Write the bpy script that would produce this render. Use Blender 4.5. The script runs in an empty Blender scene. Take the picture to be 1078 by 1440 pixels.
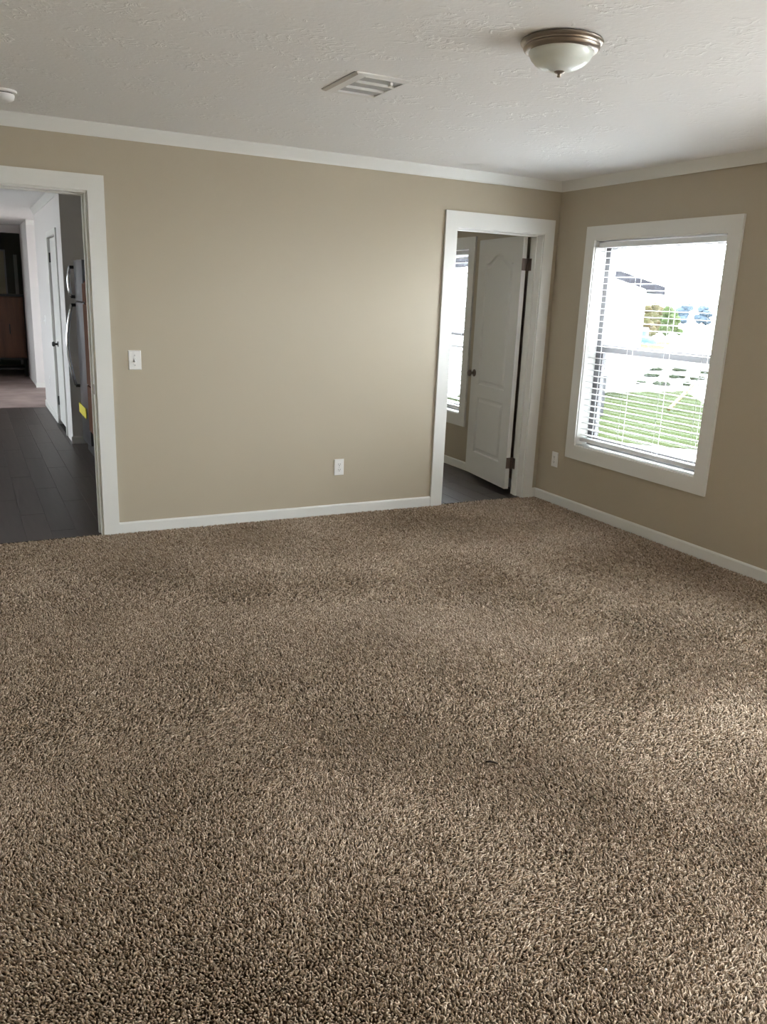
import bpy, bmesh, math, random
import numpy as np
from mathutils import Vector, Matrix

random.seed(7)
sc = bpy.context.scene
C = sc.collection

# ------------------------------------------------------------------ camera
cam_d = bpy.data.cameras.new('camera')
cam = bpy.data.objects.new('camera', cam_d)
C.objects.link(cam)
R_ = Vector((0.89166075, -0.4509715, 0.03957034))
U_ = Vector((0.08185144, 0.24656839, 0.96566266))
F_ = Vector((0.44524313, 0.8578046, -0.25676802))
cam.matrix_world = Matrix(((R_.x, U_.x, -F_.x, -4.08), (R_.y, U_.y, -F_.y, -5.1716), (R_.z, U_.z, -F_.z, 1.5241), (0, 0, 0, 1)))
cam_d.sensor_fit = 'HORIZONTAL'
cam_d.sensor_width = 36.0
cam_d.lens = 1133.37 * 36.0 / 1078.0
cam_d.clip_start = 0.05
cam_d.clip_end = 600
sc.camera = cam

# ------------------------------------------------------------------ sky, exposure
world = bpy.data.worlds.new('overcast_sky')
sc.world = world
world.use_nodes = True
wn = world.node_tree.nodes
wn['Background'].inputs[0].default_value = (0.92, 0.96, 1.0, 1)
wn['Background'].inputs[1].default_value = 6.0
# veiled sun, high on the window side
sun_d = bpy.data.lights.new('veiled_sun', 'SUN')
sun_d.energy = 10.0
sun_d.angle = math.radians(12)
sun_d.color = (1.0, 0.99, 0.98)
sun = bpy.data.objects.new('veiled_sun', sun_d)
sun.rotation_euler = Vector((0.50, 0.22, 0.84)).to_track_quat('Z', 'Y').to_euler()
C.objects.link(sun)
sc.view_settings.view_transform = 'Standard'
sc.view_settings.look = 'None'
sc.view_settings.gamma = 1.0
sc.view_settings.use_curve_mapping = False
sc.view_settings.exposure = 2.40
sc.cycles.max_bounces = 14
sc.cycles.diffuse_bounces = 8
sc.cycles.glossy_bounces = 4
sc.cycles.transparent_max_bounces = 16
sc.cycles.sample_clamp_indirect = 8.0


def portal(name, loc, rot, sx, sy):
    d = bpy.data.lights.new(name, 'AREA')
    d.shape = 'RECTANGLE'
    d.size, d.size_y = sx, sy
    d.cycles.is_portal = True
    o = bpy.data.objects.new(name, d)
    o.location = loc
    o.rotation_euler = rot
    C.objects.link(o)


# windows of the house (y0, y1, z0, z1) on the right-hand outside wall (x = 0)
W1 = (-1.602, -0.438, 0.497, 1.980)          # bedroom window in view
W2 = (1.215, 2.379, 0.497, 1.980)            # bathroom window
W3 = (-6.20, -3.20, 0.550, 2.080)            # unseen bedroom window implied by back-wall light, widened to brighten the room
W4 = (6.5, 8.0, 0.30, 2.05)                  # window of the cross passage
for i, (a, b, c_, d_) in enumerate((W1, W2, W3, W4)):
    portal('portal_right_%d' % i, (0.24, (a + b) / 2, (c_ + d_) / 2), (0, math.pi / 2, 0), d_ - c_, b - a)
W6 = (3.8, 5.7, 0.7, 2.0)                    # kitchen window on the far left outside wall (x = -8.2)
portal('portal_kitchen', (-8.45, (W6[0] + W6[1]) / 2, (W6[2] + W6[3]) / 2), (0, -math.pi / 2, 0), W6[3] - W6[2], W6[1] - W6[0])

# ------------------------------------------------------------------ materials
M = {}


def mat(name, col, rough=0.6, metal=0.0, spec=0.5, var=None, bump=None, coat=0.0):
    """var=(scale, amount, colour2): noise mix; bump=(scale, strength, distance, detail)"""
    m = bpy.data.materials.new(name)
    m.use_nodes = True
    nt = m.node_tree
    b = nt.nodes['Principled BSDF']
    b.inputs['Base Color'].default_value = (*col, 1)
    b.inputs['Roughness'].default_value = rough
    b.inputs['Metallic'].default_value = metal
    b.inputs['Specular IOR Level'].default_value = spec
    b.inputs['Coat Weight'].default_value = coat
    tc = nt.nodes.new('ShaderNodeTexCoord')
    if var:
        n = nt.nodes.new('ShaderNodeTexNoise')
        n.inputs['Scale'].default_value = var[0]
        n.inputs['Detail'].default_value = 5
        mp = nt.nodes.new('ShaderNodeMapping')
        if len(var) > 3:
            mp.inputs['Scale'].default_value = var[3]
        nt.links.new(tc.outputs['Object'], mp.inputs[0])
        nt.links.new(mp.outputs[0], n.inputs['Vector'])
        r = nt.nodes.new('ShaderNodeValToRGB')
        r.color_ramp.elements[0].position = 0.5 - var[1]
        r.color_ramp.elements[1].position = 0.5 + var[1]
        r.color_ramp.elements[0].color = (*var[2], 1)
        r.color_ramp.elements[1].color = (*col, 1)
        nt.links.new(n.outputs['Fac'], r.inputs[0])
        nt.links.new(r.outputs[0], b.inputs['Base Color'])
    if bump:
        n2 = nt.nodes.new('ShaderNodeTexNoise')
        n2.inputs['Scale'].default_value = bump[0]
        n2.inputs['Detail'].default_value = bump[3] if len(bump) > 3 else 3
        nt.links.new(tc.outputs['Object'], n2.inputs['Vector'])
        bp = nt.nodes.new('ShaderNodeBump')
        bp.inputs['Strength'].default_value = bump[1]
        bp.inputs['Distance'].default_value = bump[2]
        nt.links.new(n2.outputs['Fac'], bp.inputs['Height'])
        nt.links.new(bp.outputs[0], b.inputs['Normal'])
    M[name] = m
    return m


mat('wall_paint', (0.45, 0.395, 0.303), 0.5, spec=0.45, bump=(90, 0.12, 0.002))
mat('hall_paint', (0.70, 0.68, 0.67), 0.55, bump=(90, 0.1, 0.002))
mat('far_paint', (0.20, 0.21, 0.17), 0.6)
mat('trim_paint', (0.73, 0.73, 0.705), 0.38, spec=0.5)
mat('door_paint', (0.68, 0.675, 0.66), 0.42)
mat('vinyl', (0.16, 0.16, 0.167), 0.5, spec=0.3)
mat('slat_vinyl', (0.78, 0.79, 0.80), 0.5, spec=0.3)
mat('plastic_white', (0.80, 0.79, 0.78), 0.32)
mat('plastic_grey', (0.40, 0.40, 0.42), 0.4)
mat('slot_dark', (0.03, 0.03, 0.03), 0.6)
mat('register_metal', (0.74, 0.735, 0.72), 0.4)
mat('register_blade', (0.40, 0.41, 0.42), 0.45)
mat('nickel', (0.34, 0.295, 0.25), 0.34, metal=1.0)
mat('hinge_metal', (0.20, 0.155, 0.14), 0.38, metal=0.85)
mat('brass', (0.62, 0.50, 0.28), 0.3, metal=1.0)
mat('stainless', (0.13, 0.135, 0.15), 0.30, metal=1.0, var=(3, 0.3, (0.10, 0.105, 0.115), (1, 1, 60)))
mat('chrome', (0.75, 0.76, 0.80), 0.12, metal=1.0)
mat('fridge_side', (0.10, 0.10, 0.105), 0.45)
mat('black_plastic', (0.012, 0.012, 0.013), 0.45)
mat('yellow_print', (0.70, 0.60, 0.05), 0.5)
mat('cabinet_wood', (0.115, 0.047, 0.022), 0.75, spec=0.12, var=(4, 0.35, (0.075, 0.028, 0.013), (8, 8, 0.6)))
mat('dresser_wood', (0.16, 0.066, 0.030), 0.45, var=(3, 0.3, (0.06, 0.024, 0.012), (5, 5, 0.5)))
mat('black_metal', (0.010, 0.010, 0.010), 0.5)
mat('picture_cream', (0.85, 0.80, 0.62), 0.6)
mat('twig_bark', (0.035, 0.022, 0.014), 0.8)
mat('paper_white', (0.9, 0.9, 0.9), 0.6)
mat('carpet_back', (0.10, 0.072, 0.050), 0.95, spec=0.1)
mat('plank_vinyl', (0.062, 0.047, 0.042), 0.42, spec=0.4, var=(5, 0.32, (0.036, 0.028, 0.025), (7, 0.7, 1)), bump=(60, 0.15, 0.001))
mat('plank_vinyl_b', (0.057, 0.044, 0.040), 0.42, spec=0.4, var=(5, 0.32, (0.033, 0.026, 0.024), (7, 0.7, 1)), bump=(60, 0.15, 0.001))
mat('plank_vinyl_c', (0.068, 0.051, 0.045), 0.42, spec=0.4, var=(5, 0.32, (0.039, 0.030, 0.027), (7, 0.7, 1)), bump=(60, 0.15, 0.001))
mat('plank_joint', (0.028, 0.023, 0.021), 0.7)
mat('siding_white', (0.75, 0.76, 0.78), 0.55)
mat('shingle', (0.014, 0.014, 0.018), 0.9, spec=0.1, var=(40, 0.2, (0.010, 0.010, 0.013)))
mat('gravel', (0.36, 0.34, 0.36), 0.95, var=(14, 0.14, (0.015, 0.014, 0.017)), bump=(40, 0.8, 0.02))
mat('pale_gravel', (0.40, 0.39, 0.38), 0.95, var=(6, 0.2, (0.30, 0.29, 0.28)))
mat('grass', (0.0155, 0.0265, 0.0045), 0.95, spec=0.02, var=(0.9, 0.30, (0.022, 0.027, 0.010)))
mat('weed', (0.012, 0.018, 0.008), 0.95, spec=0.1)
mat('leaf_olive', (0.022, 0.025, 0.012), 0.9, spec=0.05, var=(1.2, 0.2, (0.034, 0.025, 0.013)))
mat('leaf_green', (0.016, 0.027, 0.009), 0.9, spec=0.05, var=(1.2, 0.2, (0.024, 0.03, 0.013)))
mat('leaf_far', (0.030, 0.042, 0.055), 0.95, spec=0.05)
mat('bark', (0.09, 0.06, 0.04), 0.9)
mat('blue_plastic', (0.008, 0.022, 0.055), 0.4)
mat('cyan_plastic', (0.010, 0.035, 0.055), 0.4)
mat('yellow_plastic', (0.09, 0.055, 0.004), 0.45)
mat('steel_grey', (0.014, 0.016, 0.021), 0.5)

# thin white vinyl slats let some light through
m = M['slat_vinyl']
nt = m.node_tree
tl = nt.nodes.new('ShaderNodeBsdfTranslucent')
tl.inputs[0].default_value = (0.86, 0.87, 0.88, 1)
mx = nt.nodes.new('ShaderNodeMixShader')
mx.inputs[0].default_value = 0.10
nt.links.new(nt.nodes['Principled BSDF'].outputs[0], mx.inputs[1])
nt.links.new(tl.outputs[0], mx.inputs[2])
nt.links.new(mx.outputs[0], nt.nodes['Material Output'].inputs[0])

# window glass: mostly clear, a little mirror
m = bpy.data.materials.new('window_glass')
m.use_nodes = True
nt = m.node_tree
nt.nodes.clear()
out = nt.nodes.new('ShaderNodeOutputMaterial')
tr = nt.nodes.new('ShaderNodeBsdfTransparent')
tr.inputs[0].default_value = (0.96, 0.98, 0.98, 1)
gl = nt.nodes.new('ShaderNodeBsdfGlossy')
gl.inputs['Roughness'].default_value = 0.02
# reflectance of a thin pane (Schlick), alike from both sides
fr = nt.nodes.new('ShaderNodeLayerWeight')
fr.inputs['Blend'].default_value = 0.5
pw = nt.nodes.new('ShaderNodeMath')
pw.operation = 'POWER'
pw.inputs[1].default_value = 5.0
sl = nt.nodes.new('ShaderNodeMath')
sl.operation = 'MULTIPLY_ADD'
sl.inputs[1].default_value = 0.9
sl.inputs[2].default_value = 0.035
nt.links.new(fr.outputs['Facing'], pw.inputs[0])
nt.links.new(pw.outputs[0], sl.inputs[0])
mx = nt.nodes.new('ShaderNodeMixShader')
nt.links.new(sl.outputs[0], mx.inputs[0])
nt.links.new(tr.outputs[0], mx.inputs[1])
nt.links.new(gl.outputs[0], mx.inputs[2])
nt.links.new(mx.outputs[0], out.inputs[0])
M['window_glass'] = m

# insect screen, added to dim the lower panes: open mesh of dark thread
m = bpy.data.materials.new('screen_mesh')
m.use_nodes = True
nt = m.node_tree
tr = nt.nodes.new('ShaderNodeBsdfTransparent')
mx = nt.nodes.new('ShaderNodeMixShader')
mx.inputs[0].default_value = 0.35
nt.nodes['Principled BSDF'].inputs['Base Color'].default_value = (0.02, 0.02, 0.02, 1)
nt.links.new(tr.outputs[0], mx.inputs[1])
nt.links.new(nt.nodes['Principled BSDF'].outputs[0], mx.inputs[2])
nt.links.new(mx.outputs[0], nt.nodes['Material Output'].inputs[0])
M['screen_mesh'] = m

# frosted lamp glass
m = mat('frosted_glass', (0.66, 0.69, 0.65), 0.3, spec=0.5, coat=0.3)
m.node_tree.nodes['Principled BSDF'].inputs['Subsurface Weight'].default_value = 0.25
m.node_tree.nodes['Principled BSDF'].inputs['Subsurface Radius'].default_value = (0.05, 0.05, 0.05)

# ceiling: white stomp-brush texture
m = mat('ceiling_texture', (0.82, 0.815, 0.81), 0.75, spec=0.25)
nt = m.node_tree
b = nt.nodes['Principled BSDF']
tc = nt.nodes.new('ShaderNodeTexCoord')
n1 = nt.nodes.new('ShaderNodeTexNoise')
n1.inputs['Scale'].default_value = 16
n1.inputs['Detail'].default_value = 4
n1.inputs['Distortion'].default_value = 1.8
n2 = nt.nodes.new('ShaderNodeTexNoise')
n2.inputs['Scale'].default_value = 5.5
n2.inputs['Detail'].default_value = 2
r1 = nt.nodes.new('ShaderNodeValToRGB')
r1.color_ramp.elements[0].position = 0.50
r1.color_ramp.elements[1].position = 0.66
r2 = nt.nodes.new('ShaderNodeValToRGB')
r2.color_ramp.elements[0].position = 0.46
r2.color_ramp.elements[1].position = 0.62
mu = nt.nodes.new('ShaderNodeMath')
mu.operation = 'MULTIPLY'
n3 = nt.nodes.new('ShaderNodeTexNoise')
n3.inputs['Scale'].default_value = 55
n3.inputs['Detail'].default_value = 3
ad = nt.nodes.new('ShaderNodeMath')
ad.operation = 'MULTIPLY_ADD'
ad.inputs[1].default_value = 0.35
bp = nt.nodes.new('ShaderNodeBump')
bp.inputs['Strength'].default_value = 0.42
bp.inputs['Distance'].default_value = 0.006
for n in (n1, n2, n3):
    nt.links.new(tc.outputs['Object'], n.inputs['Vector'])
nt.links.new(n1.outputs['Fac'], r1.inputs[0])
nt.links.new(n2.outputs['Fac'], r2.inputs[0])
nt.links.new(r1.outputs[0], mu.inputs[0])
nt.links.new(r2.outputs[0], mu.inputs[1])
nt.links.new(n3.outputs['Fac'], ad.inputs[0])
nt.links.new(mu.outputs[0], ad.inputs[2])
nt.links.new(ad.outputs[0], bp.inputs['Height'])
nt.links.new(bp.outputs[0], b.inputs['Normal'])

# carpet yarn: each tuft has its own shade of yarn (attribute "yarn")
m = mat('carpet_yarn', (0.4, 0.3, 0.2), 0.95, spec=0.08)
nt = m.node_tree
b = nt.nodes['Principled BSDF']
at = nt.nodes.new('ShaderNodeAttribute')
at.attribute_name = 'yarn'
r = nt.nodes.new('ShaderNodeValToRGB')
e = r.color_ramp.elements
e[0].position = 0.0
e[0].color = (0.15, 0.098, 0.060, 1)
e[1].position = 1.0
e[1].color = (0.76, 0.63, 0.50, 1)
x = e.new(0.30)
x.color = (0.31, 0.222, 0.150, 1)
x = e.new(0.65)
x.color = (0.52, 0.405, 0.297, 1)
nt.links.new(at.outputs['Fac'], r.inputs[0])
nt.links.new(r.outputs[0], b.inputs['Base Color'])
b.inputs['Sheen Weight'].default_value = 0.15


# ------------------------------------------------------------------ mesh helpers
def box(bm, x0, x1, y0, y1, z0, z1, bev=0.0, seg=1):
    vs = [bm.verts.new((x, y, z)) for z in (z0, z1) for y in (y0, y1) for x in (x0, x1)]
    fs = []
    for q in ((0, 2, 3, 1), (4, 5, 7, 6), (0, 1, 5, 4), (2, 6, 7, 3), (0, 4, 6, 2), (1, 3, 7, 5)):
        fs.append(bm.faces.new([vs[i] for i in q]))
    if bev > 0:
        es = list({e for f in fs for e in f.edges})
        bmesh.ops.bevel(bm, geom=es, offset=bev, segments=seg, affect='EDGES', profile=0.6)
    return bm


def B(x0, x1, y0, y1, z0, z1, bev=0.0, seg=1):
    bm = bmesh.new()
    return box(bm, x0, x1, y0, y1, z0, z1, bev, seg)


def obj(name, bm, mt, parent=None, smooth=False, loc=None):
    me = bpy.data.meshes.new(name)
    if isinstance(bm, bmesh.types.BMesh):
        bmesh.ops.recalc_face_normals(bm, faces=bm.faces)
        bm.to_mesh(me)
        bm.free()
    else:
        me.from_pydata(bm[0], [], bm[1])
        b2 = bmesh.new()
        b2.from_mesh(me)
        bmesh.ops.recalc_face_normals(b2, faces=b2.faces)
        b2.to_mesh(me)
        b2.free()
    if isinstance(mt, str):
        mt = M[mt]
    me.materials.append(mt)
    if smooth:
        for p in me.polygons:
            p.use_smooth = True
        if smooth == 'auto':
            me.set_sharp_from_angle(angle=math.radians(40))
    o = bpy.data.objects.new(name, me)
    C.objects.link(o)
    if parent is not None:
        o.parent = parent
        # all geometry is written in world coordinates relative to the parent's origin
        o.matrix_parent_inverse = Matrix.Identity(4)
    if loc is not None:
        o.location = loc
    return o


def wobj(name, bm, mt, parent, smooth=False):
    """geometry in world coordinates under a parent empty that is not at the origin"""
    p = Vector((0, 0, 0))
    q = parent
    while q is not None:
        p += q.location
        q = q.parent
    bmesh.ops.translate(bm, verts=bm.verts, vec=-p)
    return obj(name, bm, mt, parent, smooth)


def empty(name, loc=(0, 0, 0)):
    o = bpy.data.objects.new(name, None)
    o.empty_display_size = 0.1
    o.location = loc
    C.objects.link(o)
    return o


def tag(o, label=None, cat=None, group=None, kind=None):
    if label:
        o['label'] = label
    if cat:
        o['category'] = cat
    if group:
        o['group'] = group
    if kind:
        o['kind'] = kind
    return o


def struct(o, label):
    return tag(o, label, kind='structure')


def holes_wall(bm, axis, a0, a1, z0, z1, t0, t1, holes):
    """wall slab with rectangular holes. axis 'x': wall runs along x, thickness in y. holes (a,b,z,z)"""
    As = sorted({a0, a1, *[h[0] for h in holes], *[h[1] for h in holes]})
    Zs = sorted({z0, z1, *[h[2] for h in holes], *[h[3] for h in holes]})
    for i in range(len(As) - 1):
        run = None
        for j in range(len(Zs) - 1):
            ca, cz = (As[i] + As[i + 1]) / 2, (Zs[j] + Zs[j + 1]) / 2
            hole = any(h[0] < ca < h[1] and h[2] < cz < h[3] for h in holes)
            if not hole:
                if run is None:
                    run = [Zs[j], Zs[j + 1]]
                else:
                    run[1] = Zs[j + 1]
            if hole or j == len(Zs) - 2:
                if run:
                    if axis == 'x':
                        box(bm, As[i], As[i + 1], t0, t1, *run)
                    else:
                        box(bm, t0, t1, As[i], As[i + 1], *run)
                run = None
    bmesh.ops.remove_doubles(bm, verts=bm.verts, dist=1e-5)
    return bm


def revolve(profile, n=48):
    """profile [(r,z)...] around z"""
    vs, fs = [], []
    for k in range(n):
        a = 2 * math.pi * k / n
        for r, z in profile:
            vs.append((r * math.cos(a), r * math.sin(a), z))
    m_ = len(profile)
    for k in range(n):
        k2 = (k + 1) % n
        for i in range(m_ - 1):
            fs.append((k * m_ + i, k2 * m_ + i, k2 * m_ + i + 1, k * m_ + i + 1))
    bm = bmesh.new()
    bv = [bm.verts.new(v) for v in vs]
    for f in fs:
        try:
            bm.faces.new([bv[i] for i in f])
        except ValueError:
            pass
    bmesh.ops.remove_doubles(bm, verts=bm.verts, dist=1e-5)
    return bm


def tube(pts, rad, n=10, bm=None):
    bm = bm or bmesh.new()
    rings = []
    for i, p in enumerate(pts):
        p = Vector(p)
        d = (Vector(pts[min(i + 1, len(pts) - 1)]) - Vector(pts[max(i - 1, 0)])).normalized()
        a = d.orthogonal().normalized() if i == 0 else (rings[-1][1] - d * rings[-1][1].dot(d)).normalized()
        b_ = d.cross(a)
        r_ = rad[i] if isinstance(rad, (list, tuple)) else rad
        rings.append(([bm.verts.new(p + a * r_ * math.cos(2 * math.pi * k / n) + b_ * r_ * math.sin(2 * math.pi * k / n)) for k in range(n)], a))
    for i in range(len(rings) - 1):
        for k in range(n):
            bm.faces.new((rings[i][0][k], rings[i][0][(k + 1) % n], rings[i + 1][0][(k + 1) % n], rings[i + 1][0][k]))
    bm.faces.new(rings[0][0][::-1])
    bm.faces.new(rings[-1][0])
    return bm


def sweep_profile(prof, axis, a0, a1):
    """extrude closed (u,z) profile along x ('x': u->y) or y ('y': u->x)"""
    bm = bmesh.new()
    r = []
    for a in (a0, a1):
        r.append([bm.verts.new((a, u, z) if axis == 'x' else (u, a, z)) for u, z in prof])
    n = len(prof)
    for k in range(n):
        bm.faces.new((r[0][k], r[0][(k + 1) % n], r[1][(k + 1) % n], r[1][k]))
    bm.faces.new(r[0])
    bm.faces.new(r[1][::-1])
    return bm


# ------------------------------------------------------------------ setting
H = 2.41
TW = 0.14        # inner wall thickness
TX = 0.16        # outer wall thickness
XL, YF = -5.05, -6.35
EPS = 0.006

# doorways in the back wall
D1 = (-4.31, -3.391, 0, 2.048)
D2 = (-0.906, -0.137, 0, 2.03)

struct(obj('wall_back', holes_wall(bmesh.new(), 'x', XL - 0.1, 0, -0.05, H + 0.05, 0, TW,
                                   [(D1[0] - EPS, D1[1] + EPS, -0.05, D1[3] + EPS), (D2[0] - EPS, D2[1] + EPS, -0.05, D2[3] + EPS)]), 'wall_paint'),
       'tan painted back wall with two doorways')
struct(obj('wall_right', holes_wall(bmesh.new(), 'y', YF - 0.2, 13.2, -0.9, H + 0.1, 0, TX, [W1, W2, W3, W4]), 'wall_paint'),
       'tan painted outside wall with the window')
struct(obj('wall_left', B(XL - 0.1, XL, YF, 0, -0.05, H + 0.05), 'wall_paint'), 'tan painted left wall')
struct(obj('wall_front', holes_wall(bmesh.new(), 'x', XL - 0.1, 0, -0.05, H + 0.05, YF - 0.15, YF, []), 'wall_paint'), 'tan painted wall behind the viewer')
struct(obj('ceiling', B(XL, 0, YF, 0, H, H + 0.1), 'ceiling_texture'), 'white ceiling with brushed stomp texture')
floor = struct(obj('floor', B(XL, 0, YF, 0.012, -0.15, -0.012), 'carpet_back'), 'floor covered in mottled brown carpet')

# carpet pile: single twisted tufts, one mesh
rng = np.random.default_rng(11)


def tufts(x0, x1, y0, y1, sp):
    nx, ny = int((x1 - x0) / sp), int((y1 - y0) / sp)
    gx, gy = np.meshgrid(np.arange(nx), np.arange(ny))
    px = x0 + (gx + 0.5 + 0.5 * (gy % 2) + rng.uniform(-.42, .42, gx.shape)) * sp
    py = y0 + (gy + 0.5 + rng.uniform(-.42, .42, gx.shape)) * sp
    px = np.clip(px, x0 + .003, x1 - .003)
    return np.stack([px.ravel(), py.ravel(), np.full(px.size, sp)], 1)


def smooth_noise(x, y, scale, seed):
    g = np.random.default_rng(seed).uniform(-1, 1, (64, 64))
    u, v = (x * scale) % 63, (y * scale) % 63
    i, j = np.floor(u).astype(int), np.floor(v).astype(int)
    fu, fv = u - i, v - j
    fu, fv = fu * fu * (3 - 2 * fu), fv * fv * (3 - 2 * fv)
    return (g[i, j] * (1 - fu) * (1 - fv) + g[i + 1, j] * fu * (1 - fv) + g[i, j + 1] * (1 - fu) * fv + g[i + 1, j + 1] * fu * fv)


def zone(q):
    """tuft spacing zone: 0-2 finest to coarser where the floor is in view, 3 elsewhere"""
    poly = [(-4.6, -3.3), (-4.3, -4.2), (-2.4, -4.9), (0.4, -2.6), (0.4, 0.4), (-4.6, 0.4)]
    ins = np.ones(len(q), bool)
    for (ax, ay), (bx, by) in zip(poly, poly[1:] + poly[:1]):
        ins &= (bx - ax) * (q[:, 1] - ay) - (by - ay) * (q[:, 0] - ax) >= 0
    d = np.hypot(q[:, 0] + 4.08, q[:, 1] + 5.17)
    return np.where(~ins, 3, np.where(d < 2.7, 0, np.where(d < 3.9, 1, 2)))


P = []
for zi, spc in enumerate((0.0063, 0.0080, 0.0105, 0.0180)):
    q = tufts(XL + .005, -0.002, YF, 0.006, spc)
    P.append(q[zone(q) == zi])
P = np.concatenate(P)
# the pile ends at the doorways' thresholds and at the walls
N = len(P)
px, py, sp = P.T
hk = np.where(sp < 0.009, 0.70, 1.0)
hgt = 0.0145 * hk * rng.uniform(0.78, 1.10, N)
hgt *= 1 + 0.15 * smooth_noise(px + 9, py + 9, 3.1, 3)
lx = 0.75 * smooth_noise(px + 9, py + 9, 2.3, 1) + 0.25 * smooth_noise(px + 9, py + 9, 6.0, 4) + rng.normal(0, .62, N)
ly = 0.75 * smooth_noise(px + 9, py + 9, 2.1, 2) + 0.25 * smooth_noise(px + 9, py + 9, 5.5, 5) + rng.normal(0, .62, N)
rot0 = rng.uniform(0, 2 * math.pi, N)
rad = sp * 0.50 * rng.uniform(0.75, 1.2, N)
V = np.zeros((N, 7, 3), np.float32)
for lev, (rf, hf) in enumerate(((0.75, 0.0), (1.05, 0.62))):
    for k in range(3):
        a = rot0 + k * 2 * math.pi / 3 + lev * 0.7
        V[:, lev * 3 + k, 0] = px + np.cos(a) * rad * rf + lx * hgt * hf * 0.55
        V[:, lev * 3 + k, 1] = py + np.sin(a) * rad * rf + ly * hgt * hf * 0.55
        V[:, lev * 3 + k, 2] = -0.0145 * hk + hgt * hf
V[:, 6, 0] = px + lx * hgt * 0.95
V[:, 6, 1] = py + ly * hgt * 0.95
V[:, 6, 2] = -0.0145 * hk + hgt
V[:, :, 0] = np.minimum(V[:, :, 0], -0.001)
V[:, :, 1] = np.minimum(V[:, :, 1], 0.02)
tri = []
for k in range(3):
    k2 = (k + 1) % 3
    tri += [(k, k2, 3 + k2), (k, 3 + k2, 3 + k), (3 + k, 3 + k2, 6)]
T = (np.arange(N)[:, None, None] * 7 + np.array(tri)[None]).reshape(-1, 3).astype(np.int32)
me = bpy.data.meshes.new('carpet_pile')
me.vertices.add(N * 7)
me.vertices.foreach_set('co', V.ravel())
me.loops.add(T.size)
me.loops.foreach_set('vertex_index', T.ravel())
me.polygons.add(len(T))
me.polygons.foreach_set('loop_start', np.arange(len(T), dtype=np.int32) * 3)
me.polygons.foreach_set('use_smooth', np.ones(len(T), bool))
me.update(calc_edges=True)
yarn = np.clip(0.50 + rng.normal(0, .19, N) + 0.06 * smooth_noise(px + 9, py + 9, 1.6, 8), 0, 1)
at = me.attributes.new('yarn', 'FLOAT', 'POINT')
at.data.foreach_set('value', np.repeat(yarn, 7).astype(np.float32))
me.materials.append(M['carpet_yarn'])
pile = bpy.data.objects.new('carpet_pile', me)
C.objects.link(pile)
pile.parent = floor
tag(pile, 'mottled brown and beige cut-pile carpet', kind='stuff')

# --- baseboards (top 0.068, 12 mm thick)
BT = 0.068


def base_profile(u0, sgn):
    return [(u0, -0.03), (u0 + sgn * 0.012, -0.03), (u0 + sgn * 0.012, BT - 0.010), (u0 + sgn * 0.008, BT - 0.003), (u0 + sgn * 0.004, BT), (u0, BT)]


CAS = 0.094


def mitre(plane, pts, d0, d1):
    """flat board with mitred ends: pts (a, z); plane 'y': a = x, depth along y; plane 'x': a = y, depth along x"""
    bm = bmesh.new()
    r = [[bm.verts.new((a, d, z) if plane == 'y' else (d, a, z)) for a, z in pts] for d in (d0, d1)]
    n = len(pts)
    for k in range(n):
        bm.faces.new((r[0][k], r[0][(k + 1) % n], r[1][(k + 1) % n], r[1][k]))
    bm.faces.new(r[0])
    bm.faces.new(r[1][::-1])
    return bm


struct(obj('baseboard_back', sweep_profile(base_profile(0, -1), 'x', D1[1] + CAS, D2[0] - CAS), 'trim_paint'), 'white baseboard along the back wall')
struct(obj('baseboard_back_left', sweep_profile(base_profile(0, -1), 'x', XL, D1[0] - CAS), 'trim_paint'), 'white baseboard left of the kitchen doorway')
struct(obj('baseboard_back_right', sweep_profile(base_profile(0, -1), 'x', D2[1] + CAS - 0.004, -0.001), 'trim_paint'), 'short white baseboard in the corner')
struct(obj('baseboard_right', sweep_profile(base_profile(0, -1), 'y', YF, -0.012), 'trim_paint'), 'white baseboard under the window')
struct(obj('baseboard_left', sweep_profile(base_profile(XL, 1), 'y', YF, -0.012), 'trim_paint'), 'white baseboard along the left wall')


# --- crown moulding
def crown(u0, sgn, base=2.34):
    h = H - base
    return [(u0, base), (u0 + sgn * 0.006, base), (u0 + sgn * 0.008, base + 0.012), (u0 + sgn * 0.014, base + 0.020),
            (u0 + sgn * 0.020, base + h * 0.55), (u0 + sgn * 0.030, base + h * 0.80), (u0 + sgn * 0.034, base + h - 0.006),
            (u0 + sgn * 0.038, H + 0.002), (u0, H + 0.002)]


struct(obj('trim_1', sweep_profile(crown(0, -1), 'x', XL, 0), 'trim_paint', smooth='auto'), 'white crown moulding above the back wall')
struct(obj('trim_2', sweep_profile(crown(0, -1), 'y', YF, 0), 'trim_paint', smooth='auto'), 'white crown moulding above the window wall')
struct(obj('trim_3', sweep_profile(crown(XL, 1), 'y', YF, 0), 'trim_paint', smooth='auto'), 'white crown moulding above the left wall')

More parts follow.
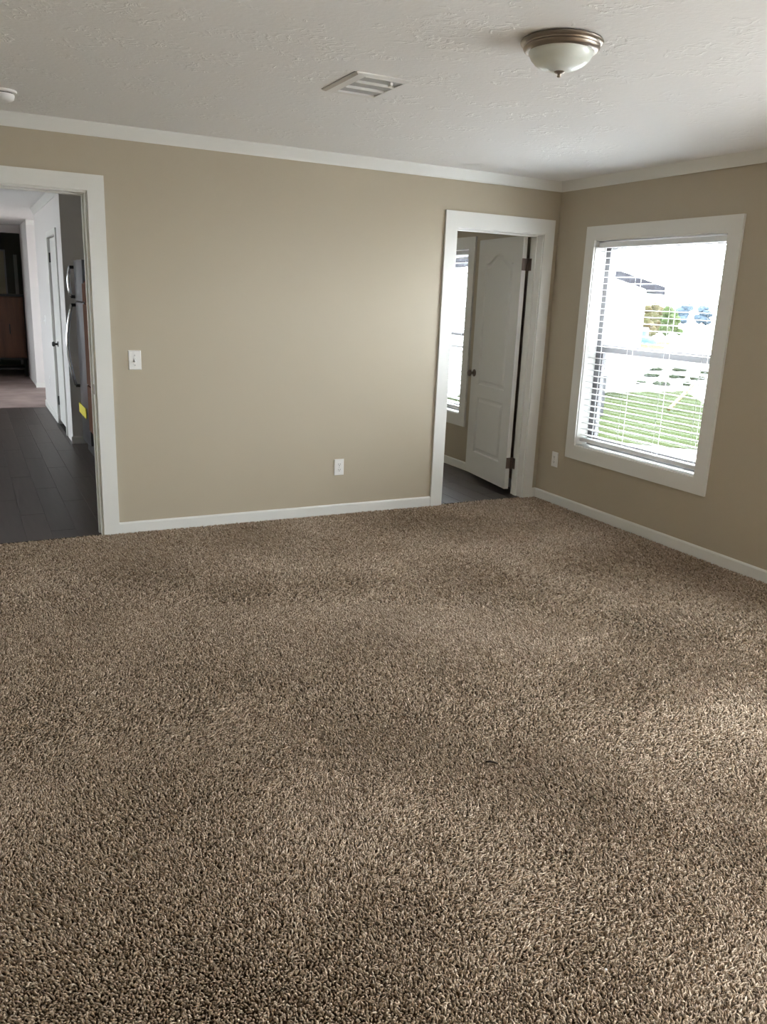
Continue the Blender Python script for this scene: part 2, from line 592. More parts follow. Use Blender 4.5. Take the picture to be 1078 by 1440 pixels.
# --- kitchen doorway (cased opening)
d1 = struct(empty('door_1', ((D1[0] + D1[1]) / 2, 0.07, 0)), 'white cased doorway to the dark kitchen')
for pts in ([(D1[1], -0.03), (D1[1] + CAS, -0.03), (D1[1] + CAS, D1[3] + 0.088), (D1[1], D1[3])],
            [(D1[0] - CAS, -0.03), (D1[0], -0.03), (D1[0], D1[3]), (D1[0] - CAS, D1[3] + 0.088)],
            [(D1[0], D1[3]), (D1[1], D1[3]), (D1[1] + CAS, D1[3] + 0.088), (D1[0] - CAS, D1[3] + 0.088)]):
    wobj('casing', mitre('y', pts, -0.017, 0.0), 'trim_paint', d1)
for x0, x1, z0, z1 in ((D1[1] - 0.012, D1[1] + EPS, -0.03, D1[3] - 0.012), (D1[0] - EPS, D1[0] + 0.012, -0.03, D1[3] - 0.012), (D1[0] - EPS, D1[1] + EPS, D1[3] - 0.012, D1[3] + EPS)):
    wobj('jamb', B(x0, x1, -0.002, TW + 0.002, z0, z1), 'trim_paint', d1)
for x0, x1, z0, z1 in ((D1[1] - 0.022, D1[1] - 0.012, -0.03, D1[3] - 0.022), (D1[0] + 0.012, D1[1] - 0.012, D1[3] - 0.022, D1[3] - 0.012)):
    wobj('door_stop', B(x0, x1, 0.055, 0.085, z0, z1), 'trim_paint', d1)
tag(wobj('strike_plate', B(D1[1] - 0.0145, D1[1] - 0.012, 0.012, 0.040, 0.885, 0.945), 'hinge_metal', d1), 'dark metal strike plate')

# --- bathroom doorway and its open door
d2 = struct(empty('door_2', ((D2[0] + D2[1]) / 2, 0.07, 0)), 'white bathroom doorway with an arched-panel door standing open')
for pts in ([(D2[1], -0.03), (D2[1] + 0.090, -0.03), (D2[1] + 0.090, 2.136), (D2[1], D2[3])],
            [(D2[0] - 0.097, -0.03), (D2[0], -0.03), (D2[0], D2[3]), (D2[0] - 0.097, 2.136)],
            [(D2[0], D2[3]), (D2[1], D2[3]), (D2[1] + 0.090, 2.136), (D2[0] - 0.097, 2.136)]):
    wobj('casing', mitre('y', pts, -0.017, 0.0), 'trim_paint', d2)
for x0, x1, z0, z1 in ((D2[1] - 0.006, D2[1] + EPS, -0.03, D2[3] - 0.006), (D2[0] - EPS, D2[0] + 0.006, -0.03, D2[3] - 0.006), (D2[0] - EPS, D2[1] + EPS, D2[3] - 0.006, D2[3] + EPS)):
    wobj('jamb', B(x0, x1, -0.002, TW + 0.002, z0, z1), 'trim_paint', d2)
for x0, x1, z0, z1 in ((D2[1] - 0.016, D2[1] - 0.006, -0.03, D2[3] - 0.016), (D2[0] + 0.006, D2[0] + 0.016, -0.03, D2[3] - 0.016), (D2[0] + 0.006, D2[1] - 0.006, D2[3] - 0.016, D2[3] - 0.006)):
    wobj('door_stop', B(x0, x1, 0.060, 0.098, z0, z1), 'trim_paint', d2)

# door leaf; local s along the door, t out of its face, z up
A_ = Vector((-0.199, 0.158, 0))
th = math.radians(6.9)
us = Vector((math.sin(th), math.cos(th), 0))
nn = Vector((-math.cos(th), math.sin(th), 0))
LW, LZ0, LZ1, LT = 0.748, 0.033, 2.026, 0.036


def LP(s, t, z):
    return A_ + us * s + nn * t + Vector((0, 0, z))


def arch_outline(s0, s1, z0, z1, rise, n=26):
    pts = [(s0, z0), (s1, z0), (s1, z1)]
    if rise > 0:
        for k in range(1, n):
            f = k / n
            # flat shoulders, cathedral bump in the middle
            w = max(0.0, min(1.0, (0.5 - abs(f - 0.5) - 0.07) / 0.43))
            zz = z1 + rise * (0.5 - 0.5 * math.cos(math.pi * w ** 0.85))
            pts.append((s1 + (s0 - s1) * f, zz))
    pts.append((s0, z1))
    return pts


def inset_loop(pts, d):
    n = len(pts)
    res = []
    for i in range(n):
        p0, p1, p2 = Vector(pts[i - 1]), Vector(pts[i]), Vector(pts[(i + 1) % n])
        e1, e2 = (p1 - p0).normalized(), (p2 - p1).normalized()
        n1, n2_ = Vector((-e1.y, e1.x)), Vector((-e2.y, e2.x))
        bis = (n1 + n2_)
        bis = bis / max(bis.length_squared, 1e-6) * 2
        q = p1 + bis * d * 1.0
        res.append((q.x, q.y))
    return res


bm = bmesh.new()
cx_ = {}
outer = [bm.verts.new(LP(s, 0, z)) for s, z in ((0, LZ0), (LW, LZ0), (LW, LZ1), (0, LZ1))]
back = [bm.verts.new(LP(s, -LT, z)) for s, z in ((0, LZ0), (LW, LZ0), (LW, LZ1), (0, LZ1))]
edges = [bm.edges.new((outer[i], outer[(i + 1) % 4])) for i in range(4)]
bm.faces.new(back[::-1])
for i in range(4):
    bm.faces.new((outer[i], outer[(i + 1) % 4], back[(i + 1) % 4], back[i]))
for o_ in (arch_outline(0.135, 0.613, 0.825, 1.832, 0.075), arch_outline(0.135, 0.613, 0.232, 0.722, 0.0)):
    loops = []
    for ins, dep in ((0, 0), (0.010, -0.012), (0.024, -0.012), (0.044, -0.0015)):
        q = inset_loop(o_, ins)
        loops.append([bm.verts.new(LP(s, dep, z)) for s, z in q])
    n = len(o_)
    edges += [bm.edges.new((loops[0][i], loops[0][(i + 1) % n])) for i in range(n)]
    for a, b_ in zip(loops, loops[1:]):
        for i in range(n):
            bm.faces.new((a[i], a[(i + 1) % n], b_[(i + 1) % n], b_[i]))
    bm.faces.new(loops[-1])
bmesh.ops.triangle_fill(bm, use_beauty=True, edges=edges)
leaf = wobj('door_leaf', bm, 'door_paint', d2)
tag(leaf, 'white moulded door leaf with arched upper panel')


def to_leaf(bm):
    """local (s,t,z) -> world"""
    for v in bm.verts:
        v.co = LP(v.co.x, v.co.y, v.co.z)
    return bm


def knob_bm(s, z, sgn, t0):
    prof = [(0, 0), (0.031, 0), (0.032, 0.004), (0.026, 0.009), (0.012, 0.012), (0.010, 0.026), (0.014, 0.031), (0.025, 0.038), (0.029, 0.048), (0.026, 0.058), (0.014, 0.064), (0, 0.066)]
    bm = revolve(prof, 20)
    for v in bm.verts:
        x, y, zz = v.co
        v.co = Vector((s + x, t0 + sgn * zz, z + y))
    return to_leaf(bm)


for sgn, t0 in ((1, 0.0), (-1, -LT)):
    tag(wobj('knob', knob_bm(0.690, 0.918, sgn, t0), 'hinge_metal', leaf, smooth='auto'), 'dark metal door knob')
for z in (1.815, 0.25):
    bm = to_leaf(B(-0.0025, 0.0, -0.036, 0.0, z - 0.045, z + 0.045))
    h = wobj('hinge', bm, 'hinge_metal', leaf)
    bm = bmesh.new()
    tube([(D2[1] - 0.010, TW + 0.012, z - 0.046), (D2[1] - 0.010, TW + 0.012, z + 0.046)], 0.0065, 10, bm)
    box(bm, D2[1] - 0.0085, D2[1] - 0.006, TW - 0.030, TW + 0.010, z - 0.045, z + 0.045)
    box(bm, -0.199, D2[1] - 0.014, TW + 0.0145, TW + 0.0165, z - 0.045, z + 0.045)
    wobj('hinge_pin_leaf', bm, 'hinge_metal', leaf)


# ------------------------------------------------------------------ windows
def make_window(n, w, label, cas=True, wallmat='trim_paint'):
    y0, y1, z0, z1 = w
    root = struct(empty('window_%d' % n, (0, (y0 + y1) / 2, z0)), label)
    if cas:
        ya, yb, za, zb = y0 - 0.100, y1 + CAS, z0 - 0.104, z1 + 0.095
        for pts in ([(ya, za), (y0, z0), (y0, z1), (ya, zb)], [(y1, z0), (yb, za), (yb, zb), (y1, z1)],
                    [(ya, zb), (y0, z1), (y1, z1), (yb, zb)], [(ya, za), (yb, za), (y1, z0), (y0, z0)]):
            wobj('casing', mitre('x', pts, -0.017, 0.0), 'trim_paint', root)
    for a, b_, c_, d_ in ((y1 - 0.006, y1 + 0.004, z0, z1), (y0 - 0.004, y0 + 0.006, z0, z1), (y0, y1, z1 - 0.006, z1 + 0.004), (y0, y1, z0 - 0.004, z0 + 0.006)):
        wobj('jamb_liner', B(-0.004, 0.115, a, b_, c_, d_), 'trim_paint', root)
    fw = 0.045
    bm = bmesh.new()
    for a, b_, c_, d_ in ((y1 - fw - 0.006, y1 - 0.006, z0 + 0.006, z1 - 0.006), (y0 + 0.006, y0 + 0.006 + fw, z0 + 0.006, z1 - 0.006),
                          (y0 + fw, y1 - fw, z1 - fw - 0.006, z1 - 0.006), (y0 + fw, y1 - fw, z0 + 0.006, z0 + 0.006 + fw)):
        box(bm, 0.100, 0.165, a, b_, c_, d_)
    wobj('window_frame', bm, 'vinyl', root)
    zm = z0 + (z1 - z0) * 0.487
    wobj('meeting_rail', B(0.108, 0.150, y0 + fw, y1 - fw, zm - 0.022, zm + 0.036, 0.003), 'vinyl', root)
    bm = bmesh.new()
    for a, b_, c_, d_ in ((y0 + fw, y0 + fw + 0.022, z0 + fw, zm - 0.026), (y1 - fw - 0.022, y1 - fw, z0 + fw, zm - 0.026),
                          (y0 + fw, y1 - fw, z0 + fw, z0 + fw + 0.03)):
        box(bm, 0.112, 0.135, a, b_, c_, d_)
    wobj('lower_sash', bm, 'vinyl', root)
    wobj('glass_pane', B(0.121, 0.125, y0 + fw + 0.02, y1 - fw - 0.02, z0 + fw + 0.028, zm - 0.024), 'window_glass', root)
    tag(wobj('insect_screen', B(0.1560, 0.1565, y0 + fw, y1 - fw, z0 + fw, zm), 'screen_mesh', root), 'fine dark insect screen added to dim the lower sash')
    wobj('glass_pane', B(0.141, 0.145, y0 + fw, y1 - fw, zm + 0.034, z1 - fw), 'window_glass', root)
    return root


make_window(1, W1, 'white-cased bedroom window looking onto the neighbouring house and lawn')
make_window(2, W2, 'white-cased bathroom window seen through the open doorway')
make_window(3, W3, 'unseen second bedroom window, widened to light the room')
make_window(4, W4, 'window of the far passage', cas=False)
struct(obj('window_5', B(-8.285, -8.28, W6[0], W6[1], W6[2], W6[3]), 'window_glass'), 'plain glazed kitchen window out of view')


def make_blind(w, label, tilt, pitch=0.0440, xc=0.045, gather=False):
    y0, y1, z0, z1 = w
    root = tag(empty('window_blind', (xc, (y0 + y1) / 2, z1)), label, 'blinds', 'white slat blinds')
    ya, yb = y0 + 0.014, y1 - 0.016
    hl = (yb - ya) / 2
    hz = z1 - 0.014
    obj('headrail', B(-0.028, 0.028, -hl, hl, -0.050, -0.014, 0.002), 'slat_vinyl', root)
    bot = z0 + 0.050
    # curved slat, shared mesh
    bm = bmesh.new()
    prof = []
    nseg = 4
    for k in range(nseg + 1):
        u = -1 + 2 * k / nseg
        prof.append((0.0245 * u, 0.0022 * (1 - u * u)))
    ring = [(u, z) for u, z in prof] + [(u, z - 0.0020) for u, z in prof[::-1]]
    rr = [[bm.verts.new((u * math.cos(tilt) - z * math.sin(tilt), yy, u * math.sin(tilt) + z * math.cos(tilt))) for u, z in ring] for yy in (-hl, hl)]
    n_ = len(ring)
    for k in range(n_):
        bm.faces.new((rr[0][k], rr[0][(k + 1) % n_], rr[1][(k + 1) % n_], rr[1][k]))
    bm.faces.new(rr[0])
    bm.faces.new(rr[1][::-1])
    zs = []
    z = z1 - 0.075
    while z > bot + 0.03:
        zs.append(z - z1)
        z -= pitch
    s0 = obj('slat', bm, 'slat_vinyl', root, loc=(0, 0, zs[0]))
    for q in zs[1:]:
        s = s0.copy()
        C.objects.link(s)
        s.parent = root
        s.location = (0, 0, q)
    obj('bottom_rail', B(-0.026, 0.026, -hl, hl, bot - z1 - 0.014, bot - z1 + 0.014, 0.004, 2), 'slat_vinyl', root)
    for f in (-0.86, -0.3, 0.3, 0.86):
        for x_ in (-0.0255, 0.0255):
            obj('ladder_cord', B(x_ - 0.0007, x_ + 0.0007, f * hl - 0.0012, f * hl + 0.0012, bot - z1, -0.045), 'slat_vinyl', root)
    obj('tilt_wand', tube([(-0.034, hl - 0.075, -0.05), (-0.036, hl - 0.077, -0.75)], 0.004, 8), 'plastic_white', root)
    return root


make_blind(W1, 'white open slat blind hanging in the bedroom window', math.radians(0))
b2_ = make_blind(W2, 'white slat blind in the bathroom window behind the doorway', math.radians(16))


# ------------------------------------------------------------------ things in the bedroom
def lathe(name, prof, mt, parent, n=56, zs=1.0, rs=1.0):
    prof = [(r * rs, z * zs) for r, z in prof]
    return obj(name, revolve(prof, n), mt, parent, smooth='auto')


# ceiling light
cl = tag(empty('ceiling_light', (-2.150, -2.650, H)), 'round flush ceiling light with nickel rim and frosted glass bowl', 'ceiling light')
lathe('canopy', [(0, 0), (0.128, 0), (0.139, -0.004), (0.143, -0.011), (0.140, -0.017), (0.132, -0.021), (0.130, -0.026), (0.132, -0.032), (0.129, -0.040), (0.121, -0.047), (0.112, -0.048), (0.110, -0.044), (0.0, -0.044)], 'nickel', cl, zs=0.80)
lathe('glass_bowl', [(0.108, -0.044), (0.1085, -0.052), (0.106, -0.066), (0.099, -0.084), (0.086, -0.103), (0.068, -0.119), (0.045, -0.130), (0.02, -0.136), (0, -0.137)], 'frosted_glass', cl, zs=0.72, rs=1.03)
lathe('finial', [(0, -0.133), (0.017, -0.134), (0.019, -0.138), (0.013, -0.144), (0.006, -0.147), (0.0055, -0.152), (0.0075, -0.156), (0.006, -0.161), (0, -0.164)], 'nickel', cl, 24, zs=0.72)
# air register
VX0, VX1, VY0, VY1 = -2.572, -2.318, -1.873, -1.508
vc = ((VX0 + VX1) / 2, (VY0 + VY1) / 2)
av = tag(empty('air_register', (vc[0], vc[1], H)), 'white rectangular air register on the ceiling near the light', 'vent')
hx, hy = (VX1 - VX0) / 2, (VY1 - VY0) / 2
bm = bmesh.new()
ox, oy = hx, hy
ix0, ix1, iy0, iy1 = -hx + 0.050, hx - 0.020, -hy + 0.020, hy - 0.045
lp = []
for (a0, a1, b0, b1, z) in ((-ox, ox, -oy, oy, 0.0), (-ox, ox, -oy, oy, -0.004), (-ox + 0.012, ox - 0.012, -oy + 0.012, oy - 0.012, -0.010), (ix0, ix1, iy0, iy1, -0.010), (ix0, ix1, iy0, iy1, 0.0)):
    lp.append([bm.verts.new((a0, b0, z)), bm.verts.new((a1, b0, z)), bm.verts.new((a1, b1, z)), bm.verts.new((a0, b1, z))])
for a, b_ in zip(lp, lp[1:]):
    for k in range(4):
        bm.faces.new((a[k], a[(k + 1) % 4], b_[(k + 1) % 4], b_[k]))
obj('frame', bm, 'register_metal', av)
obj('duct_back', B(ix0, ix1, iy0, iy1, -0.0015, -0.0005), 'plastic_grey', av)
nb = 3
wb = (iy1 - iy0) / nb
for k in range(nb):
    ya = iy0 + wb * k
    bm = bmesh.new()
    vs = [bm.verts.new(q) for q in ((ix0, ya + 0.008, -0.0105), (ix1, ya + 0.008, -0.0105), (ix1, ya + wb - 0.004, -0.003), (ix0, ya + wb - 0.004, -0.003),
                                    (ix0, ya + 0.008, -0.0095), (ix1, ya + 0.008, -0.0095), (ix1, ya + wb - 0.004, -0.002), (ix0, ya + wb - 0.004, -0.002))]
    for q in ((0, 1, 2, 3), (4, 7, 6, 5), (0, 4, 5, 1), (2, 6, 7, 3), (0, 3, 7, 4), (1, 5, 6, 2)):
        bm.faces.new([vs[i] for i in q])
    obj('louver_blade', bm, 'register_blade', av)
    obj('louver_bar', B(ix0, ix1, ya, ya + 0.009, -0.0115, -0.001), 'register_metal', av)
obj('damper_lever', B(ix1 - 0.06, ix1 - 0.045, iy0 + 0.02, iy0 + 0.045, -0.024, -0.010, 0.002), 'register_metal', av)
obj('gap_shadow', B(-hx - 0.006, -hx + 0.001, -hy + 0.01, hy - 0.005, -0.003, 0.0), 'plastic_grey', av)  # grey strip standing in for the shadow along the flange's edge

# smoke detector
sd = tag(empty('smoke_detector', (-3.825, -0.550, H)), 'small white smoke detector on the ceiling above the kitchen doorway', 'smoke detector')
lathe('mounting_plate', [(0, 0), (0.064, 0), (0.066, -0.004), (0.064, -0.010), (0.055, -0.012), (0, -0.012)], 'plastic_white', sd, 40)
lathe('vent_slot', [(0, -0.012), (0.047, -0.012), (0.047, -0.019), (0, -0.019)], 'slot_dark', sd, 40)
lathe('housing', [(0, -0.017), (0.053, -0.017), (0.054, -0.024), (0.050, -0.038), (0.040, -0.046), (0.02, -0.049), (0, -0.049)], 'plastic_white', sd, 40)


# wall plates. local frame: u right, v up, w out of the wall
def plate_root(name, label, cat, loc, facing, group=None):
    r = tag(empty(name, loc), label, cat, group)
    if facing == '-x':
        r.rotation_euler = (0, 0, -math.pi / 2)
    return r


def plate(root, w, h):
    bm = bmesh.new()
    l = []
    for ins, d in ((0, 0), (0.0, -0.002), (0.004, -0.0065)):
        l.append([bm.verts.new((x, d, z)) for x, z in ((-w / 2 + ins, -h / 2 + ins), (w / 2 - ins, -h / 2 + ins), (w / 2 - ins, h / 2 - ins), (-w / 2 + ins, h / 2 - ins))])
    for a, b_ in zip(l, l[1:]):
        for k in range(4):
            bm.faces.new((a[k], a[(k + 1) % 4], b_[(k + 1) % 4], b_[k]))
    bm.faces.new(l[-1])
    bm.faces.new(l[0][::-1])
    return obj('cover_plate', bm, 'plastic_white', root)


def screw(root, z, x=0):
    bm = revolve([(0, 0), (0.0035, 0), (0.003, 0.0012), (0, 0.0014)], 10)
    for v in bm.verts:
        v.co = Vector((x + v.co.x, -0.0065 - v.co.z, z + v.co.y))
    obj('screw', bm, 'plastic_grey', root)


def make_switch(loc, facing, label, group=None):
    r = plate_root('light_switch', label, 'light switch', loc, facing, group)
    plate(r, 0.077, 0.118)
    obj('toggle_bezel', B(-0.008, 0.008, -0.0078, -0.005, -0.014, 0.014, 0.001), 'plastic_white', r)
    bm = bmesh.new()
    vs = [bm.verts.new(q) for q in ((-0.0045, -0.007, -0.010), (0.0045, -0.007, -0.010), (0.0045, -0.007, 0.006), (-0.0045, -0.007, 0.006),
                                    (-0.0035, -0.021, -0.013), (0.0035, -0.021, -0.013), (0.0035, -0.021, -0.004), (-0.0035, -0.021, -0.004))]
    for q in ((0, 1, 2, 3), (4, 7, 6, 5), (0, 4, 5, 1), (2, 6, 7, 3), (0, 3, 7, 4), (1, 5, 6, 2)):
        bm.faces.new([vs[i] for i in q])
    obj('toggle', bm, 'plastic_white', r)
    for z in (-0.030, 0.030):
        screw(r, z)
    return r


def make_outlet(loc, facing, label, group=None):
    r = plate_root('wall_outlet', label, 'outlet', loc, facing, group)
    plate(r, 0.074, 0.118)
    for zc in (0.0195, -0.0195):
        bm = bmesh.new()
        out_ = []
        for k in range(20):
            a = 2 * math.pi * k / 20
            out_.append((0.0172 * math.cos(a), max(-0.0135, min(0.0135, 0.0172 * math.sin(a)))))
        f0 = [bm.verts.new((x, -0.0060, zc + z)) for x, z in out_]
        f1 = [bm.verts.new((x, -0.0090, zc + z)) for x, z in out_]
        for k in range(20):
            bm.faces.new((f0[k], f0[(k + 1) % 20], f1[(k + 1) % 20], f1[k]))
        bm.faces.new(f1)
        f = obj('receptacle', bm, 'plastic_white', r)
        for x_ in (-0.0065, 0.0065):
            obj('slot', B(x_ - 0.0013, x_ + 0.0013, -0.0094, -0.0085, zc - 0.001, zc + 0.008), 'slot_dark', f)
        obj('ground_hole', B(-0.0026, 0.0026, -0.0094, -0.0085, zc - 0.009, zc - 0.004), 'slot_dark', f)
    screw(r, 0)
    return r


make_switch((-3.160, 0, 1.093), '-y', 'white toggle light switch on tan wall beside the kitchen doorway')
make_outlet((-1.770, 0, 0.341), '-y', 'white outlet low on the tan back wall', 'bedroom wall outlets')
make_outlet((0, -0.213, 0.343), '-x', 'white outlet beside the window low in the corner', 'bedroom wall outlets')
# the second-room plates on the hall wall (x = -3.2)
make_switch((-3.2, 5.52, 1.10), '-x', 'white light switch on the bright hall wall beyond the kitchen')
make_outlet((-3.2, 5.44, 0.385), '-x', 'white outlet low on the bright hall wall beyond the kitchen')

# scraps on the carpet
tw = obj('twig', tube([(-0.016, 0.012, 0.003), (-0.004, 0.004, 0.005), (0.006, -0.004, 0.0045), (0.018, -0.013, 0.002)], [0.0030, 0.0038, 0.0034, 0.0022], 8), 'twig_bark', loc=(-2.592, -3.184, 0.0))
tag(tw, 'small dark scrap of bark lying on the carpet', 'debris')
bm = bmesh.new()
bmesh.ops.create_icosphere(bm, subdivisions=1, radius=0.004)
for v in bm.verts:
    v.co *= random.uniform(0.7, 1.2)
    v.co.z *= 0.6
tag(obj('paper_scrap', bm, 'paper_white', loc=(-2.843, -4.034, 0.002)), 'tiny white speck of paper on the carpet', 'debris')

# ------------------------------------------------------------------ bathroom and kitchen shell
HD = (3.78, 4.60, 0, 2.0)      # hall door in the wall x = -3.2


def planks(root, x0, x1, y0, y1, w=0.152, L=1.22, along='y'):
    k = 0
    lib = {}
    nrow = int(math.ceil((x1 - x0) / w))
    for r_ in range(nrow):
        a = x0 + r_ * w
        b_ = min(a + w, x1)
        y = y0 - (r_ * 0.37 % 1) * L
        while y < y1:
            c_, d_ = max(y, y0), min(y + L, y1)
            if d_ - c_ > 0.03:
                key = (round(b_ - a, 3), round(d_ - c_, 3), (r_ * 5 + k * 3) % 3)
                g = 0.0007
                if key not in lib:
                    bm = B(g, b_ - a - g, g, d_ - c_ - g, 0, 0.006, 0.0012)
                    o_ = obj('plank', bm, ('plank_vinyl', 'plank_vinyl_b', 'plank_vinyl_c')[key[2]], root)
                    lib[key] = o_
                else:
                    o_ = lib[key].copy()
                    C.objects.link(o_)
                    o_.parent = root
                o_.location = (a, c_, -0.012)
                k += 1
            y += L


fk = struct(obj('floor_kitchen', B(-8.2, -2.4, 0.012, 6.2, -0.15, -0.010), 'plank_joint'), 'dark plank floor of the kitchen')
planks(fk, -4.45, -3.2, 0.014, 6.0)
struct(obj('floor_kitchen_side', B(-8.2, -4.451, 0.013, 6.0, -0.0099, -0.006), 'plank_vinyl'), 'kitchen floor out of view')
struct(obj('floor_kitchen_alcove', B(-3.199, -2.4, 0.013, 3.3, -0.0099, -0.006), 'plank_vinyl_b'), 'dark floor of the fridge alcove')
mat('passage_floor', (0.36, 0.28, 0.26), 0.6, var=(3, 0.2, (0.20, 0.15, 0.14)))
struct(obj('floor_passage', B(-8.2, 0, 6.0, 13.2, -0.15, -0.005), 'passage_floor'), 'pale reddish floor of the far passage')
fb = struct(obj('floor_bathroom', B(-2.4, 0, 0.012, 3.3, -0.15, -0.010), 'plank_joint'), 'dark plank floor of the bathroom')
planks(fb, -1.15, 0, 0.014, 2.4)
struct(obj('floor_bathroom_side', B(-2.4, -1.151, 0.013, 3.3, -0.0099, -0.006), 'plank_vinyl'), 'bathroom floor out of view')
struct(obj('ceiling_house', B(-8.2, 0, 0, 13.2, H, H + 0.1), 'ceiling_texture'), 'white ceiling of kitchen and bathroom')
struct(obj('wall_bathroom_left', B(-2.45, -2.40, TW, 3.3, -0.05, H + 0.02), 'wall_paint'), 'partition between bathroom and kitchen')
struct(obj('wall_bathroom_back', B(-2.45, 0, 3.3, 3.4, -0.05, H + 0.02), 'wall_paint'), 'tan back wall of the bathroom')
struct(obj('baseboard_bathroom', sweep_profile([(u, z) for u, z in base_profile(0, -1)], 'y', TW, 3.3), 'trim_paint'), 'white baseboard in the bathroom')
struct(obj('wall_alcove', B(-3.2, -2.45, 3.3, 3.4, -0.05, H + 0.02), 'hall_paint'), 'grey-white wall behind the fridge')
struct(obj('baseboard_alcove', sweep_profile(base_profile(3.3, -1), 'x', -3.212, -2.46), 'trim_paint'), 'white baseboard behind the fridge')
struct(obj('wall_hall', holes_wall(bmesh.new(), 'y', 3.4, 6.2, -0.05, H + 0.02, -3.2, -3.1, [(HD[0], HD[1], -0.05, HD[3])]), 'hall_paint'), 'bright white hall wall with a door')
struct(obj('wall_hall_end', B(-3.1, 0, 6.1, 6.2, -0.05, H + 0.02), 'hall_paint'), 'white wall of the far passage')
struct(obj('wall_passage', B(-3.16, 0, 8.2, 8.3, -0.05, H + 0.02), 'hall_paint'), 'pinkish white wall of the far passage')
struct(obj('wall_passage_side', B(-3.16, -3.06, 8.3, 9.75, -0.05, H + 0.02), 'hall_paint'), 'white wall leading to the far room')
struct(obj('wall_passage_left', B(-8.2, -4.5, 8.2, 8.3, -0.05, H + 0.02), 'hall_paint'), 'white wall out of view')
struct(obj('wall_passage_left_side', B(-4.6, -4.5, 8.3, 9.75, -0.05, H + 0.02), 'hall_paint'), 'white passage wall out of view')
struct(obj('wall_passage_header', B(-4.5, -3.16, 9.65, 9.75, 2.29, H + 0.02), 'hall_paint'), 'header above the far room opening')
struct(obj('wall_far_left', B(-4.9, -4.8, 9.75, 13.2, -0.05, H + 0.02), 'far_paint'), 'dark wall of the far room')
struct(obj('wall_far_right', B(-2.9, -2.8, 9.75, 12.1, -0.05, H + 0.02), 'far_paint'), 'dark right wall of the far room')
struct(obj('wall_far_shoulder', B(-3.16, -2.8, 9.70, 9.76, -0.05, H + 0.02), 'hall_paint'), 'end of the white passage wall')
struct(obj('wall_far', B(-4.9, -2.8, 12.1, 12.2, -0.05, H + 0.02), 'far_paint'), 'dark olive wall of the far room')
struct(obj('wall_house_left', holes_wall(bmesh.new(), 'y', -0.1, 13.2, -0.9, H + 0.1, -8.36, -8.2, [W6]), 'hall_paint'), 'outside wall of the kitchen out of view')
struct(obj('wall_kitchen_front', B(-8.2, XL - 0.1, 0, TW, -0.05, H + 0.02), 'hall_paint'), 'kitchen wall out of view')
struct(obj('wall_house_back', B(-8.36, 0.16, 13.2, 13.36, -0.9, H + 0.1), 'hall_paint'), 'rear outside wall out of view')
struct(obj('baseboard_hall', sweep_profile(base_profile(-3.2, -1), 'y', HD[1] + 0.06, 6.2), 'trim_paint'), 'white baseboard of the hall wall')
struct(obj('baseboard_passage', sweep_profile(base_profile(8.2, -1), 'x', -3.172, -2.0), 'trim_paint'), 'white baseboard of the passage wall')
struct(obj('trim_4', sweep_profile(crown(-3.2, -1), 'y', 3.3, 6.2), 'trim_paint', smooth='auto'), 'white crown moulding of the hall wall')
struct(obj('trim_5', sweep_profile(crown(8.2, -1), 'x', -3.16, -2.0), 'trim_paint', smooth='auto'), 'white crown moulding of the passage wall')

# hall door
d3 = struct(empty('door_3', (-3.17, (HD[0] + HD[1]) / 2, 0)), 'closed white door in the hall wall beyond the kitchen')
tag(wobj('door_leaf', B(-3.185, -3.15, HD[0] + 0.006, HD[1] - 0.012, 0.035, HD[3] - 0.006, 0.002), 'trim_paint', d3), 'white door leaf')
for a, b_, c_, d_ in ((HD[0] - 0.06, HD[0], 0, HD[3] + 0.06), (HD[1], HD[1] + 0.06, 0, HD[3] + 0.06), (HD[0], HD[1], HD[3], HD[3] + 0.06)):
    wobj('casing', B(-3.214, -3.2, a, b_, c_, d_, 0.002), 'trim_paint', d3)
for z in (1.80, 0.26):
    wobj('hinge', tube([(-3.192, HD[1] - 0.006, z - 0.05), (-3.192, HD[1] - 0.006, z + 0.05)], 0.008, 8), 'black_metal', d3)
bm = revolve([(0, 0), (0.030, 0), (0.030, 0.006), (0.011, 0.010), (0.011, 0.03), (0.025, 0.038), (0.028, 0.05), (0.02, 0.062), (0, 0.065)], 16)
for v in bm.verts:
    v.co = Vector((-3.185 - v.co.z, 4.34 + v.co.x, 0.90 + v.co.y))
tag(wobj('knob', bm, 'black_metal', d3, smooth='auto'), 'black door knob')

# refrigerator (front faces -x)
fx = -3.165
fy0, fy1 = 2.37, 2.95
rf = tag(empty('refrigerator', (-2.80, (fy0 + fy1) / 2, -0.006)), 'stainless steel refrigerator with long curved handle in the kitchen', 'refrigerator')


def curved_door(z0, z1, y0, y1):
    bm = bmesh.new()
    n = 8
    prof = []
    for k in range(n + 1):
        f = k / n
        yy = y0 + (y1 - y0) * f
        prof.append((fx + 0.020 - 0.020 * (1 - (2 * f - 1) ** 2), yy))
    prof += [(fx + 0.075, y1), (fx + 0.075, y0)]
    rings = [[bm.verts.new((x, y, z)) for x, y in prof] for z in (z0, z1)]
    m_ = len(prof)
    for k in range(m_):
        bm.faces.new((rings[0][k], rings[0][(k + 1) % m_], rings[1][(k + 1) % m_], rings[1][k]))
    bm.faces.new(rings[0][::-1])
    bm.faces.new(rings[1])
    return bm


